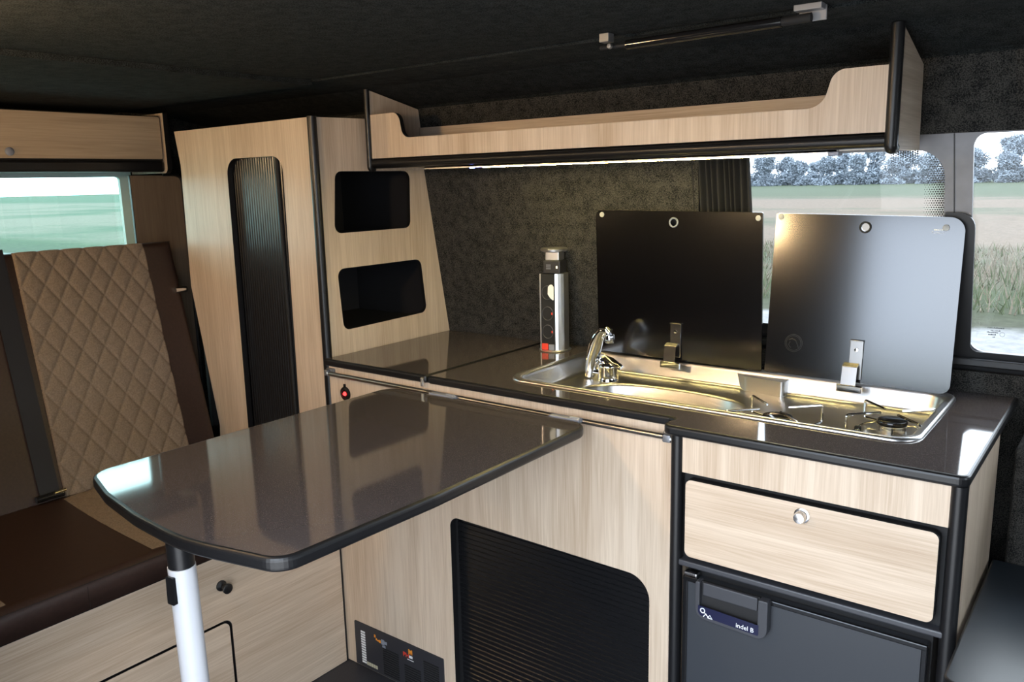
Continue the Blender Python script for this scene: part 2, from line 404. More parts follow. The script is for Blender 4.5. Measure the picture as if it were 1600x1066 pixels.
# 12V socket
so = thing('power_socket', 'round black power socket with a red glowing centre, on the cabinet front', 'socket', (.068, .012, .809))
bm = B(); lathe(bm, [(.0, .0), (.0195, .0), (.0185, -.003), (.0125, -.005), (.0115, -.002), (0, -.002)], .068, .012, .809, 'y', 24)
box(bm, .0645, .0715, .008, .012, .825, .836, .001); mk('socket_body', bm, BLK, so, True)
bm = B(); lathe(bm, [(0, 0), (.006, 0), (.004, -.003), (0, -.003)], .068, .009, .809, 'y', 16); mk('indicator_light', bm, RED, so, True)

# heater / fuse control panel
hp = thing('control_panel', 'black fuse and charger panel with louvred vents, low on the cabinet front by the floor', 'panel', (.217, .012, .071))
bm = B(); plate(bm, 'y', rr(.046, .389, .005, .139, .004), .0085, .014, bev=.0012); mk('face_plate', bm, plain('panel_black', (.028, .028, .034), .5), hp)
for (a, b, z0_, z1_, n) in ((.162, .222, .012, .095, 12), (.245, .305, .012, .075, 9), (.318, .372, .012, .112, 15)):
    bm = B()
    for k in range(n):
        z = z0_+(z1_-z0_)*(k+.5)/n; box(bm, a, b, .0065, .0088, z-.0014, z+.0014)
    mk('vent', bm, BLKM, hp)
bm = B()
for k in range(13): box(bm, .073, .090, .0074, .0086, .018+k*.0078, .018+k*.0078+.0048)
mk('fuse_labels', bm, WHT, hp)
bm = B()
for k in range(5): box(bm, .092+.009*k, .099+.009*k, .0074, .0086, .016, .026)
mk('fuse_labels', bm, plain('cream_print', (.55, .52, .38), .6), hp)
bm = B(); box(bm, .128, .134, .0076, .0086, .114, .122); box(bm, .134, .139, .0076, .0086, .107, .113); box(bm, .140, .148, .0076, .0086, .106, .110); box(bm, .147, .154, .0076, .0086, .104, .112); mk('orange_emblem', bm, ORG, hp)
bm = B(); box(bm, .262, .266, .0076, .0086, .112, .124); box(bm, .267, .271, .0076, .0086, .110, .122); box(bm, .272, .276, .0076, .0086, .112, .124); box(bm, .262, .276, .0076, .0086, .110, .114); mk('orange_emblem', bm, ORG, hp)
bm = B(); box(bm, .156, .168, .0076, .0086, .102, .117); box(bm, .168, .178, .0076, .0086, .106, .114); box(bm, .160, .172, .0076, .0086, .094, .100); mk('grey_lettering', bm, GREYP, hp)
text('red_lettering', 'PH', .019, (.240, .0082, .097), ((1, 0, 0), (0, 0, 1)), REDP, hp)
bm = B(); box(bm, .264, .276, .0076, .0086, .099, .106); box(bm, .256, .280, .0076, .0086, .092, .0935); mk('white_lettering', bm, WHT, hp)

# ============================================================ WORKTOPS
wt = thing('worktop', 'short hinged end of the dark glossy worktop, beside the wardrobe', 'worktop', (.19, .25, .88), 'dark glossy worktops')
bm = B(); plate(bm, 'z', rp([(.002, .001), (.378, .001, .008), (.378, .512), (.002, .512)]), .880, .900, mi=0, ms=1, bev=.006, seg=3); mk('top', bm, [LAM, BLK], wt)
bm = B(); box(bm, .364, .372, -.004, .003, .872, .894, .002); mk('clip', bm, ALU, wt, False, 'small bright metal clip')
wt2 = thing('worktop', 'long dark glossy worktop that holds the steel sink and hob', 'worktop', (1.0, .25, .88), 'dark glossy worktops')
SO = rr(.5655, 1.4632, .0715, .4643, .05, 12)
bm = B(); plate(bm, 'z', rp([(.384, .001, .006), (1.030, .001), (1.046, -.005, .006), (1.038, -.054, .02), (1.562, -.054, .018), (1.562, .512), (.384, .512)]),
                .880, .900, [rr(.572, 1.457, .078, .458, .045, 12)], mi=0, ms=1, bev=.006, seg=3); mk('top', bm, [LAM, BLK], wt2)

# ============================================================ FRIDGE CABINET (right, stands forward)
fc = thing('fridge_cabinet', 'oak cabinet end unit around the fridge, with one drawer and black post edges', 'cabinet', (1.31, .2, 0))
bm = B(); plate(bm, 'x', [(-.036, 0), (.288, 0), (.288, .8795), (-.036, .8795)], 1.545, 1.560); mk('side_panel', bm, [wood('oak_side_grain', 'z', 8)], fc)
bm = B(); plate(bm, 'x', [(-.036, 0), (.288, 0), (.288, .73), (.06, .73), (.06, .8795), (-.036, .8795)], 1.062, 1.077); mk('side_panel', bm, WZ2, fc)
bm = B(); tube(bm, [(1.548, -.036, 0), (1.548, -.036, .8795)], .0125, 16); mk('edge_post', bm, BLK, fc, True, 'black rounded edge post')
bm = B(); tube(bm, [(1.069, -.036, 0), (1.069, -.036, .8795)], .0125, 16); mk('edge_post', bm, BLK, fc, True, 'black rounded edge post')
bm = B(); box(bm, 1.078, 1.545, -.040, -.022, .808, .8795); mk('fascia', bm, WZ, fc)
bm = B(); box(bm, 1.078, 1.545, -.026, -.020, .62, .81); mk('carcass', bm, BLKM, fc)
bm = B(); box(bm, 1.078, 1.545, -.046, -.02, .620, .632, .003); mk('rail', bm, FRHND, fc)
dr = None
bm = B(); plate(bm, 'y', rr(1.0895, 1.5275, .641, .799, .014), -.046, -.030, mi=0, ms=1, bev=.0015, seg=1); dr = mk('drawer', bm, [WX, BLK], fc)
bm = B(); lathe(bm, [(0, 0), (.0135, 0), (.0135, -.002), (.011, -.003), (.0105, -.003), (.0105, -.014), (.009, -.018), (0, -.019)], 1.311, -.046, .777, 'y', 28)
k_ = mk('knob', bm, CHROMED, dr, True); k_.location = (0, 0, 0); k_['label'] = 'round silver push knob'

# fridge
fr = thing('fridge', 'black compact fridge under the oak drawer', 'fridge', (1.31, .2, 0))
bm = B(); box(bm, 1.088, 1.525, -.020, .285, .02, .612); mk('body', bm, BLKM, fr)
bm = B(); box(bm, 1.090, 1.523, -.046, -.021, .05, .600, .004); fd_ = mk('door', bm, FRIDGE, fr, False)
bm = B(); box(bm, 1.090, 1.1, -.049, -.044, .05, .600, .002); box(bm, 1.513, 1.523, -.049, -.044, .05, .600, .002); box(bm, 1.090, 1.523, -.050, -.044, .593, .603, .002); f_ = mk('door_trim', bm, BLKG, fr)
bm = B(); box(bm, 1.091, 1.118, -.048, -.03, .604, .611, .002); mk('hinge', bm, CHROMED, fr)
bm = B(); hz0 = .536
plate(bm, 'y', rp([(1.124, .608, .004), (1.133, .608, .003), (1.133, .550, .006), (1.246, .550, .006), (1.246, .606, .003), (1.264, .606, .003), (1.264, .528, .02), (1.124, .534, .02)]), -.066, -.047, bev=.0015, seg=2)
box(bm, 1.137, 1.243, -.061, -.054, .580, .606, .002)
hd = mk('handle', bm, FRHND, fr, False)
bm = B(); box(bm, 1.133, 1.246, -.055, -.050, .549, .606); c = mk('recess', bm, BLKM, hd); c.location = (0, 0, 0)
bm = B(); plate(bm, 'y', rp([(1.131, .541, .01), (1.249, .536, .003), (1.249, .557), (1.131, .561)]), -.0668, -.0655); c = mk('name_plate', bm, NAVY, hd); c.location = (0, 0, 0)
c = text('lettering', 'indel B', .0125, (1.206, -.0670, .5405), ((1, 0, -.02), (0, 0, 1)), WHT, hd, .0002); c.location = (0, 0, 0)
bm = B()
tube(bm, [(1.1405+.0042*math.cos(2*PI*k/20), -.0669, .5525+.0045*math.sin(2*PI*k/20)) for k in range(20)], .0011, 5, closed=True)
tube(bm, [(1.1445, -.0669, .549), (1.153, -.0669, .541)], .001, 5); tube(bm, [(1.1425, -.0669, .541), (1.1475, -.0669, .5475), (1.1525, -.0669, .541)], .0011, 5)
tube(bm, [(1.151, -.0669, .541), (1.155, -.0669, .547), (1.160, -.0669, .5405), (1.151, -.0669, .541)], .0011, 5)
c = mk('emblem', bm, WHT, hd); c.location = (0, 0, 0)

# low grey-topped unit on the right
lc = thing('low_cabinet', 'low unit with a smooth dark grey top, right of the oak side panel', 'cabinet', (1.85, .05, 0))
bm = B(); plate(bm, 'z', rp([(1.566, -.190, .02), (2.2, -.190), (2.2, .284), (1.566, .284)], 10), .612, .636, mi=0, ms=1, bev=.004); mk('top', bm, [LOWTOP, BLK], lc)
bm = B(); box(bm, 1.59, 2.18, -.165, .28, .002, .611); mk('body', bm, BLKM, lc)

# ============================================================ SINK AND HOB
sk = thing('sink_and_hob', 'stainless steel sink and two burner hob set in the worktop, black glass lids raised', 'sink', (1.014, .27, .9))
def rrr(o, n=12):   # inset rounded rectangle of the rim by o
    return rr(.5655+o, 1.4632-o, .0715+o, .4643-o, max(.05-o*.6, .012), n)
def ringz(o, z, f=None): return [(x, y, z) for x, y in rrr(o)]
bm = B()
loft(bm, [ringz(0, .8995), ringz(.0005, .9025), ringz(.003, .9055), ringz(.006, .9062), ringz(.010, .9050), ringz(.013, .9040), ringz(.017, .9035), ringz(.019, .9015),
          ringz(.0205, .895), ringz(.027, .866), ringz(.0285, .8615), ringz(.032, .8585), ringz(.037, .857)])
BX, BY, BA, BB = .875, .2365, .207, .1225
def sup(a, b, n=64, e=2.7):
    o = []
    for k in range(n):
        t = 2*PI*k/n; c, s = math.cos(t), math.sin(t)
        o.append((BX+a*math.copysign(abs(c)**(2/e), c), BY+b*math.copysign(abs(s)**(2/e), s)))
    return o
deck = rrr(.037); hole = sup(BA, BB)
tris = tessellate_polygon([[Vector((x, y, 0)) for x, y in deck], [Vector((x, y, 0)) for x, y in hole]])
fl = [bm.verts.new((x, y, .857)) for x, y in deck+hole]
for t in tris:
    try: bm.faces.new([fl[i] for i in t])
    except ValueError: pass
def bz(d, z): return [(x, y, z) for x, y in sup(BA-d, BB-d)]
loft(bm, [bz(0, .857), bz(.0025, .8562), bz(.005, .854), bz(.007, .850), bz(.014, .80), bz(.022, .762), bz(.034, .748), bz(.055, .742), bz(.12, .740)], cap1=True)
bmesh.ops.remove_doubles(bm, verts=bm.verts, dist=.0002)
mk('basin', bm, STEEL, sk, True)
bm = B()   # pressed step at the back wall between bowl and burners
loft(bm, [[(x, y, z) for x, y in rp([(.975, .452), (1.015, .426, .03), (1.112, .410, .008), (1.114, .452)], 6)] for z in (.856, .893)], cap1=True)
mk('raised_step', bm, STEEL, sk, True)
def burner(cx, cy, r):
    b_ = B(); lathe(b_, [(0, .857), (r*1.35, .857), (r*1.30, .8605), (r*.9, .862), (r*.62, .862), (0, .862)], cx, cy, 0, n=32); mk('drip_dish', b_, STEEL, sk, True)
    b_ = B(); lathe(b_, [(0, .862), (r*.93, .862), (r*.95, .866), (r*.95, .882), (r*.85, .884), (0, .884)], cx, cy, 0, n=36); bu = mk('burner', b_, CHROMED, sk, True)
    b_ = B(); lathe(b_, [(0, .884), (r, .884), (r*1.02, .887), (r*.96, .8905), (r*.85, .892), (0, .8915)], cx, cy, 0, n=36); c = mk('burner_cap', b_, BLKG, bu, True); c.location = (0, 0, 0)
def support(cx, cy, ro, rtip, rot=45, rr_=.058):
    b_ = B(); N = 40
    tube(b_, [(cx+rr_*math.cos(2*PI*k/N), cy+rr_*math.sin(2*PI*k/N), .868) for k in range(N)], .0019, 8, closed=True)
    for q in range(4):
        a = math.radians(rot+90*q); c, s = math.cos(a), math.sin(a); a2 = a-.35
        pts = [(cx+rr_*math.cos(a2), cy+rr_*math.sin(a2), .868), (cx+ro*c, cy+ro*s, .869), (cx+ro*c, cy+ro*s, .905), (cx+rtip*c, cy+rtip*s, .905)]
        tube(b_, bend(pts, .006), .0026, 8)
    s_ = mk('pan_support', b_, CHROME, sk, True)
    for q in range(4):
        b_ = B(); a = math.radians(rot+90*q-28); box(b_, cx+rr_*math.cos(a)-.006, cx+rr_*math.cos(a)+.006, cy+rr_*math.sin(a)-.005, cy+rr_*math.sin(a)+.005, .858, .872, .002)
        c = mk('rubber_foot', b_, BLKM, s_); c.location = (0, 0, 0)
burner(1.192, .150, .030); support(1.185, .149, .102, .030)
burner(1.384, .240, .028); support(1.381, .243, .092, .022)
b_ = None
def lid(x0b, x1b, x0t, x1t, z0, z1l, z1r, y, hx, rl, rr_, rbr=.0):
    bm = B()
    out = rp([(x0b, z0+.004, .004), (x1b, z0, max(rbr, .004)), (x1t, z1r, rr_), (x0t, z1l, rl)], 10)
    hole = [(hx+.0085*math.cos(-2*PI*k/24), z1l-.029+.0085*math.sin(-2*PI*k/24)) for k in range(24)]
    plate(bm, 'y', out, y, y+.005, [hole])
    return mk('glass_lid', bm, GLASSLID, sk)
def leanlid(o, y0, kk):
    for q in [o]+list(o.children_recursive):
        if q.data.users > 1: continue
        for v in q.data.vertices: v.co.y += (v.co.z-.912)*kk
def lidparts(l, y, hx, hz, dots, ringcol):
    bm = B(); N = 24
    tube(bm, [(hx+.0105*math.cos(2*PI*k/N), y-.001, hz+.0105*math.sin(2*PI*k/N)) for k in range(N)], .0022, 6, closed=True)
    c = mk('grommet', bm, ringcol, l, True); c.location = (0, 0, 0)
    for (x, z) in dots:
        bm = B(); lathe(bm, [(0, 0), (.0068, 0), (.006, -.002), (0, -.0026)], x, y, z, 'y', 16); c = mk('rubber_stop', bm, plain('clear_bumper', (.35, .36, .36), .25) if 'clear_bumper' not in bpy.data.materials else bpy.data.materials['clear_bumper'], l, True); c.location = (0, 0, 0)
YL = .424
l1 = lid(.611, 1.054, .598, 1.042, .910, 1.281, 1.277, YL, .819, .016, .003)
lidparts(l1, YL, .821, 1.252, [(.617, 1.270), (1.032, 1.264)], GREYZ)
l2 = lid(1.061, 1.449, 1.063, 1.449, .908, 1.274, 1.267, YL, 1.258, .003, .03, .02)
lidparts(l2, YL, 1.258, 1.245, [(1.074, 1.266), (1.414, 1.246)], BLKM)
bm = B(); N = 36       # embossed round maker's mark, low on the right lid
tube(bm, [(1.124+.0195*math.cos(2*PI*k/N), YL-.0002, .983+.0195*math.sin(2*PI*k/N)) for k in range(N)], .0006, 4, closed=True)
tube(bm, [(1.124+.0165*math.cos(2*PI*k/N), YL-.0002, .983+.0165*math.sin(2*PI*k/N)) for k in range(N)], .0005, 4, closed=True)
tube(bm, [(1.113, YL-.0002, .990), (1.120, YL-.0002, .993), (1.128, YL-.0002, .990), (1.133, YL-.0002, .981), (1.136, YL-.0002, .972)], .0012, 5)
tube(bm, [(1.116, YL-.0002, .986), (1.113, YL-.0002, .979), (1.118, YL-.0002, .972)], .0008, 5)
c = mk('round_emblem', bm, plain('emblem_grey', (.010, .010, .012), .5), l2); c.location = (0, 0, 0)
bm = B()
for k in range(5): box(bm, 1.392+k*.0035, 1.3945+k*.0035, YL-.0004, YL, 1.240, 1.243)
tube(bm, [(1.388, YL-.0003, 1.239), (1.391, YL-.0003, 1.235), (1.398, YL-.0003, 1.2365), (1.406, YL-.0003, 1.234), (1.411, YL-.0003, 1.2365)], .0004, 4)
c = mk('printed_mark', bm, WHT, l2); c.location = (0, 0, 0)
def hinge(l, x, z0, zt):
    b_ = B(); y = YL
    box(b_, x-.004, x+.024, y-.0035, y-.001, z0+.02, zt, .0008, 1)
    box(b_, x-.004, x+.024, y-.009, y-.001, zt-.0025, zt, .0008, 1)
    plate(b_, 'x', rp([(y-.004, z0+.052), (y-.004, z0+.055), (y-.017, z0+.050, .003), (y-.021, z0+.004), (y-.019, z0+.004), (y-.016, z0+.046, .003)]), x-.013, x+.018)
    h = mk('hinge', b_, plain('hinge_metal', (.27, .26, .25), .25, 1) if 'hinge_metal' not in bpy.data.materials else bpy.data.materials['hinge_metal'], l, True); h.location = (0, 0, 0)
    b_ = B()
    for k in range(1): box(b_, x-.021, x+.032, y-.024, y-.018, z0-.006, z0+.010, .002)
    c = mk('hinge_base', b_, CHROME, h); c.location = (0, 0, 0)
    b_ = B(); lathe(b_, [(0, 0), (.0045, 0), (.004, -.002), (0, -.0025)], x+.010, y-.0035, zt-.022, 'y', 14); c = mk('screw', b_, CHROME, h, True); c.location = (0, 0, 0)
hinge(l1, .824, .900, 1.006); hinge(l2, 1.252, .898, 1.004)
leanlid(l1, YL, .02); leanlid(l2, YL, .105)

# tap
tp = thing('tap', 'chrome folding tap with a swan neck spout, at the left end of the sink', 'tap', (.702, .345, .857))
TX, TY = .684, .350
bm = B(); lathe(bm, [(0, .857), (.0275, .857), (.0265, .861), (.0255, .864), (.0255, .889), (.0265, .891), (.0265, .896), (.022, .902), (0, .904)], TX, TY, 0, n=30); mk('tap_body', bm, CHROME, tp, True)
bm = B()   # lever wedge on top
q = [(TX-.026, TY-.004, .909), (TX+.000, TY-.022, .900), (TX+.040, TY-.006, .893), (TX+.038, TY+.012, .896), (TX+.004, TY+.024, .907), (TX-.022, TY+.014, .914)]
loft(bm, [[(x, y, z-.004) for x, y, z in q], q, [(TX+(x-TX)*.75, TY+(y-TY)*.7, z+.006) for x, y, z in q]], cap0=True, cap1=True)
bmesh.ops.bevel(bm, geom=list(bm.edges), offset=.0015, segments=2, affect='EDGES'); mk('lever', bm, CHROME, tp, True)
bm = B()   # flat swept spout
cl = [(.636, .338, .862), (.640, .338, .885), (.646, .338, .915), (.653, .339, .945), (.661, .340, .966), (.672, .342, .981), (.684, .344, .986), (.694, .345, .982)]
wd_ = [.012, .014, .0165, .0165, .015, .012, .011, .010]; th = [.010, .011, .010, .009, .010, .012, .012, .011]
rings = []
for i, p in enumerate(cl):
    p = Vector(p); t = (Vector(cl[min(i+1, 7)])-Vector(cl[max(i-1, 0)])).normalized(); s = Vector((.86, .50, 0)); s = (s-t*s.dot(t)).normalized(); u = t.cross(s)
    rings.append([p+s*wd_[i]*math.cos(2*PI*k/16)*(1 if abs(math.cos(2*PI*k/16)) < .95 else 1.02)+u*th[i]*math.sin(2*PI*k/16)*.8 for k in range(16)])
loft(bm, rings, cap0=True, cap1=True)
sp = mk('spout', bm, CHROME, tp, True)
bm = B(); lathe(bm, [(0, 0), (.0115, 0), (.0125, .004), (.0125, .018), (.011, .022), (0, .024)], .692, .344, .955, 'z', 20); c = mk('nozzle', bm, CHROME, sp, True); c.location = (0, 0, 0)
bm = B(); lathe(bm, [(0, 0), (.008, 0), (.008, .020), (0, .022)], .646, .342, .874, 'x', 16); mk('pivot', bm, CHROME, tp, True)

# ============================================================ POWER TOWER
pt = thing('power_tower', 'slim pop-up socket tower in aluminium and black, standing on the worktop', 'socket tower', (.470, .425, .9))
PX, PY = .470, .425
bm = B(); lathe(bm, [(0, .9002), (.044, .9002), (.045, .902), (.042, .904), (0, .904)], PX, PY, 0, n=40); mk('base_ring', bm, ALU, pt, True)
# square-sided body turned towards the room
ca, sa = math.cos(math.radians(14)), math.sin(math.radians(14))
def RT(u, v): return (PX+u*ca-v*sa, PY+u*sa+v*ca)
def tbox(bm, u0, u1, v0, v1, z0, z1, bev=0):
    n0 = len(bm.verts); box(bm, u0, u1, v0, v1, z0, z1, bev); bm.verts.ensure_lookup_table()
    for v in list(bm.verts)[n0:]:
        v.co.x, v.co.y = RT(v.co.x, v.co.y)
bm = B(); tbox(bm, -.028, .010, -.030, .028, .903, 1.112, .001); mk('socket_column', bm, BLKM, pt)
bm = B(); rings = []
for z in (.903, 1.113):
    arc = [(.012, -.031)]+[(.012+.026*math.sin(PI*k/10), -.031*math.cos(PI*k/10)) for k in range(1, 10)]+[(.012, .031)]
    rings.append([(*RT(u, v), z) for u, v in arc])
loft(bm, rings, cap0=True, cap1=True); mk('aluminium_back', bm, ALU, pt, False)
bm = B(); tbox(bm, -.031, -.028, -.033, .028, .903, 1.113); mk('side_rail', bm, ALU, pt)
bm = B(); tbox(bm, -.022, .026, -.028, .026, 1.1135, 1.148, .002); hd_ = mk('charger_head', bm, plain('tower_head', (.02, .02, .024), .35), pt)
bm = B(); tbox(bm, .016, .019, -.0295, -.0275, 1.128, 1.134); c = mk('usb_light', bm, plain('usb_lamp', (1, 1, .8), .5, emis=(1, .9, .6), estr=1.5), hd_); c.location = (0, 0, 0)
bm = B()
for k in range(3): tbox(bm, -.013, .000, -.0292, -.028, 1.126+k*.005, 1.1275+k*.005)
c = mk('printed_rating', bm, GREYP, hd_); c.location = (0, 0, 0)
bm = B(); tbox(bm, -.018, .021, -.022, .022, 1.148, 1.172, .002); mk('neck', bm, ALU, pt)
bm = B(); lathe(bm, [(0, 1.171), (.032, 1.171), (.036, 1.173), (.037, 1.178), (.034, 1.181), (0, 1.1815)], PX, PY, 0, n=40); mk('cap', bm, ALU, pt, True)
for z in (.955, 1.005, 1.062):
    bm = B()
    ring = [(*RT(-.010+.0155*math.cos(2*PI*k/24), -.0305), z+.0185*math.sin(2*PI*k/24)) for k in range(24)]
    tube(bm, ring, .0012, 5, closed=True); so_ = mk('socket', bm, FRHND, pt, True)
    if z < 1.05:
        bm = B(); tbox(bm, .001, .0045, -.0312, -.030, z-.003, z+.003); c = mk('red_contact', bm, REDM, so_); c.location = (0, 0, 0)
bm = B(); plate(bm, 'y', rp([(-.008, 1.058, .006), (-.001, 1.048, .004), (.009, 1.040, .002), (.009, 1.078, .003), (.002, 1.088, .006), (-.007, 1.078, .006)]), -.033, -.031)
for v in bm.verts: v.co.x, v.co.y = RT(v.co.x, v.co.y)
mk('white_sticker', bm, WHT, pt, False, 'white warning sticker')
bm = B(); tbox(bm, -.027, -.009, -.034, -.029, .905, .922, .001); mk('rocker_switch', bm, REDM, pt, False, 'red rocker switch')
bm = B(); tbox(bm, -.007, .009, -.033, -.029, .905, .920, .001); mk('grey_button', bm, GREYZ, pt)

# ============================================================ TABLE, RAIL
rl = thing('table_rail', 'thin metal rail along the cabinet front, carrying the table edge', 'rail', (.52, -.004, .865))
bm = B(); tube(bm, [(.028, -.004, .862), (1.022, -.004, .859)], .0062, 12); mk('bar', bm, plain('rail_metal', (.45, .44, .43), .3, 1), rl, True)
for x0_, x1_, zc in ((.004, .034, .865), (1.016, 1.050, .858)):
    bm = B(); box(bm, x0_, x1_, .002, .012, zc-.013, zc+.010, .004); box(bm, x0_+.006, x1_-.010, -.011, .004, zc-.009, zc+.007, .003); br = mk('bracket', bm, plain('cast_zinc', (.24, .25, .27), .5, .7) if 'cast_zinc' not in bpy.data.materials else bpy.data.materials['cast_zinc'], rl, True)
    bm = B(); lathe(bm, [(0, 0), (.003, 0), (.0025, -.0012), (0, -.0015)], x1_-.009, -.0105, zc, 'y', 12); c = mk('screw', bm, WHT, br); c.location = (0, 0, 0)

tb = thing('table', 'dark glossy table with a rounded end on one white leg, hooked to the cabinet', 'table', (.57, -.42, 0))
tout = rp([(.276, -.020, .045), (.276, -.768, .050), (.40, -.803, .2), (.53, -.823, .4), (.68, -.832, .4), (.858, -.792, .042), (.870, -.500), (.866, -.020, .045)], 9)
bm = B(); plate(bm, 'z', tout, .841, .864, mi=0, ms=1, bev=.007, seg=4); mk('table_top', bm, [LAM, BLK], tb)
for x in (.45, .80):
    bm = B(); box(bm, x-.042, x+.036, -.022, -.004, .858, .8665, .002); tube(bm, [(x+.01, -.014, .866), (x+.034, -.014, .866)], .004, 8); mk('hook_clip', bm, GREYZ, tb)
LX, LY = .629, -.806
bm = B(); tube(bm, [(LX, LY, .80), (LX-.022, LY+.022, .004)], [.0205, .0205], 28); lg = mk('leg', bm, WHITE, tb, True)
bm = B(); tube(bm, [(LX, LY, .8405), (LX, LY, .80)], .0195, 24); c = mk('collar', bm, BLK, lg, True); c.location = (0, 0, 0)
bm = B(); q = Vector((-.78, -.62, 0)); 
pp = [Vector((LX, LY, 0))+q*.0205]
plate(bm, 'x', rp([(-.006, .745, .002), (.005, .745, .002), (.006, .79, .002), (-.005, .79, .002)]), -.0005, .006)
for v in bm.verts:
    d = Vector((v.co.x, v.co.y, v.co.z)); base = Vector((LX-.001, LY+.001, 0))+Vector((.108, -.995, 0))*(.0185+d.x)+Vector((.995, .108, 0))*d.y*1.5; v.co = Vector((base.x, base.y, d.z))
c = mk('catch', bm, BLKG, lg); c.location = (0, 0, 0)

# ============================================================ BENCH SEAT
be = thing('bench_seat', 'brown leather bench seat with beige quilting on an oak box, before the rear window', 'bench', (-.25, -.6, 0))
bm = B(); hz = .302
plate(bm, 'x', [(-1.2, .002), (.009, .002), (.009, .474), (-1.2, .474)], -.006, .010, [rp([(-1.1, .03, .03), (-.352, .03, .03), (-.352, hz, .022), (-1.1, hz, .022)])], 0, 1); mk('base_panel', bm, [WY, BLK], be)
bm = B(); plate(bm, 'x', rp([(-1.094, .036, .026), (-.359, .036, .026), (-.359, hz-.007, .018), (-1.094, hz-.007, .018)]), -.004, .0095, mi=0, ms=1); mk('hatch', bm, [wood('oak_hatch', 'y', 6.1), BLK], be)
bm = B(); box(bm, -.02, -.0065, -1.2, .009, .002, .47); mk('carcass', bm, BLKM, be)
bm = B(); lathe(bm, [(0, 0), (.0135, 0), (.0135, .004), (.0055, .008), (.0055, .020), (.0125, .025), (.013, .030), (.010, .032), (0, .032)], .010, -.372, .397, 'x', 24); mk('knob', bm, BLK, be, True)
bm = B(); box(bm, -.5, .018, -1.2, -.01, .475, .495, .004); mk('frame_strip', bm, BLKM, be)
# seat cushion
def pillow(x0, x1, y0, y1, z0, z1, r, nx=40, ny=40, qf=None, crown=0):
    bm = B(); top = []; 
    for i in range(nx+1):
        row = []
        for j in range(ny+1):
            x = x0+(x1-x0)*i/nx; y = y0+(y1-y0)*j/ny
            dx = min(x-x0, x1-x); dy = min(y-y0, y1-y); d = min(dx, dy)
            z = z1
            if d < r: z = z1-r+math.sqrt(max(0, r*r-(r-d)**2))
            z += crown*math.sin(PI*i/nx)*math.sin(PI*j/ny)
            if qf: z += qf(x, y)*min(1, d/.02)
            row.append(bm.verts.new((x, y, z)))
        top.append(row)
    for i in range(nx):
        for j in range(ny): bm.faces.new([top[i][j], top[i+1][j], top[i+1][j+1], top[i][j+1]])
    edge = [top[i][0] for i in range(nx+1)]+[top[nx][j] for j in range(1, ny+1)]+[top[i][ny] for i in range(nx-1, -1, -1)]+[top[0][j] for j in range(ny-1, 0, -1)]
    bot = [bm.verts.new((v.co.x, v.co.y, z0)) for v in edge]; n = len(edge)
    for i in range(n): bm.faces.new([edge[i], edge[(i+1) % n], bot[(i+1) % n], bot[i]])
    bm.faces.new(bot)
    return bm
bm = pillow(-.50, .050, -1.2, -.03, .495, .560, .014, 50, 60, crown=.006)
for v in bm.verts:
    if v.co.x < -.1: v.co.z -= 0
cu = mk('seat_cushion', bm, LEATH, be, 'all')
bm = B()
tube(bm, [(.0465+.001, y/100, .552) for y in range(-119, -3, 4)], .0011, 5); tube(bm, [(.051, -.70, z/1000) for z in range(498, 552, 6)], .0008, 5)
c = mk('stitching', bm, plain('thread_dark', (.02, .012, .01), .7), cu); c.location = (0, 0, 0)
def diamond(u, v, w=.064, h=.094, dep=.007):
    a = (u/w+v/h) % 1; b = (u/w-v/h) % 1
    e = min(min(a, 1-a), min(b, 1-b)); return dep*(1-math.exp(-e*9))
bm = B()
def seatquilt(ya, yb, edge):
    bm = B(); nx, ny = 110, 70; g = []
    for i in range(nx+1):
        x = -.47+.505*i/nx; row = []
        for j in range(ny+1):
            s = j/ny
            e0 = ya+(edge(i/nx) if edge else 0); e1 = yb
            y = e0+(e1-e0)*s
            z = .5612+.006*math.sin(PI*(x+.5)/.55)*math.sin(PI*(y+1.2)/1.17)+diamond(y, x, .064, .094, .004)*min(1, 4*s, 4*(1-s))-.0004*(1-min(1, 8*s, 8*(1-s)))
            if i/nx > .96: z -= .006*((i/nx-.96)/.04)**2
            row.append(bm.verts.new((x, y, z)))
        g.append(row)
    for i in range(nx):
        for j in range(ny): bm.faces.new([g[i][j], g[i+1][j], g[i+1][j+1], g[i][j+1]])
    c = mk('fabric_panel', bm, CLOTH, cu, 'all'); c.location = (0, 0, 0)
seatquilt(-.512, -.17, lambda t: -.028*t-.012*math.sin(PI*t))
seatquilt(-1.17, -.845, None)
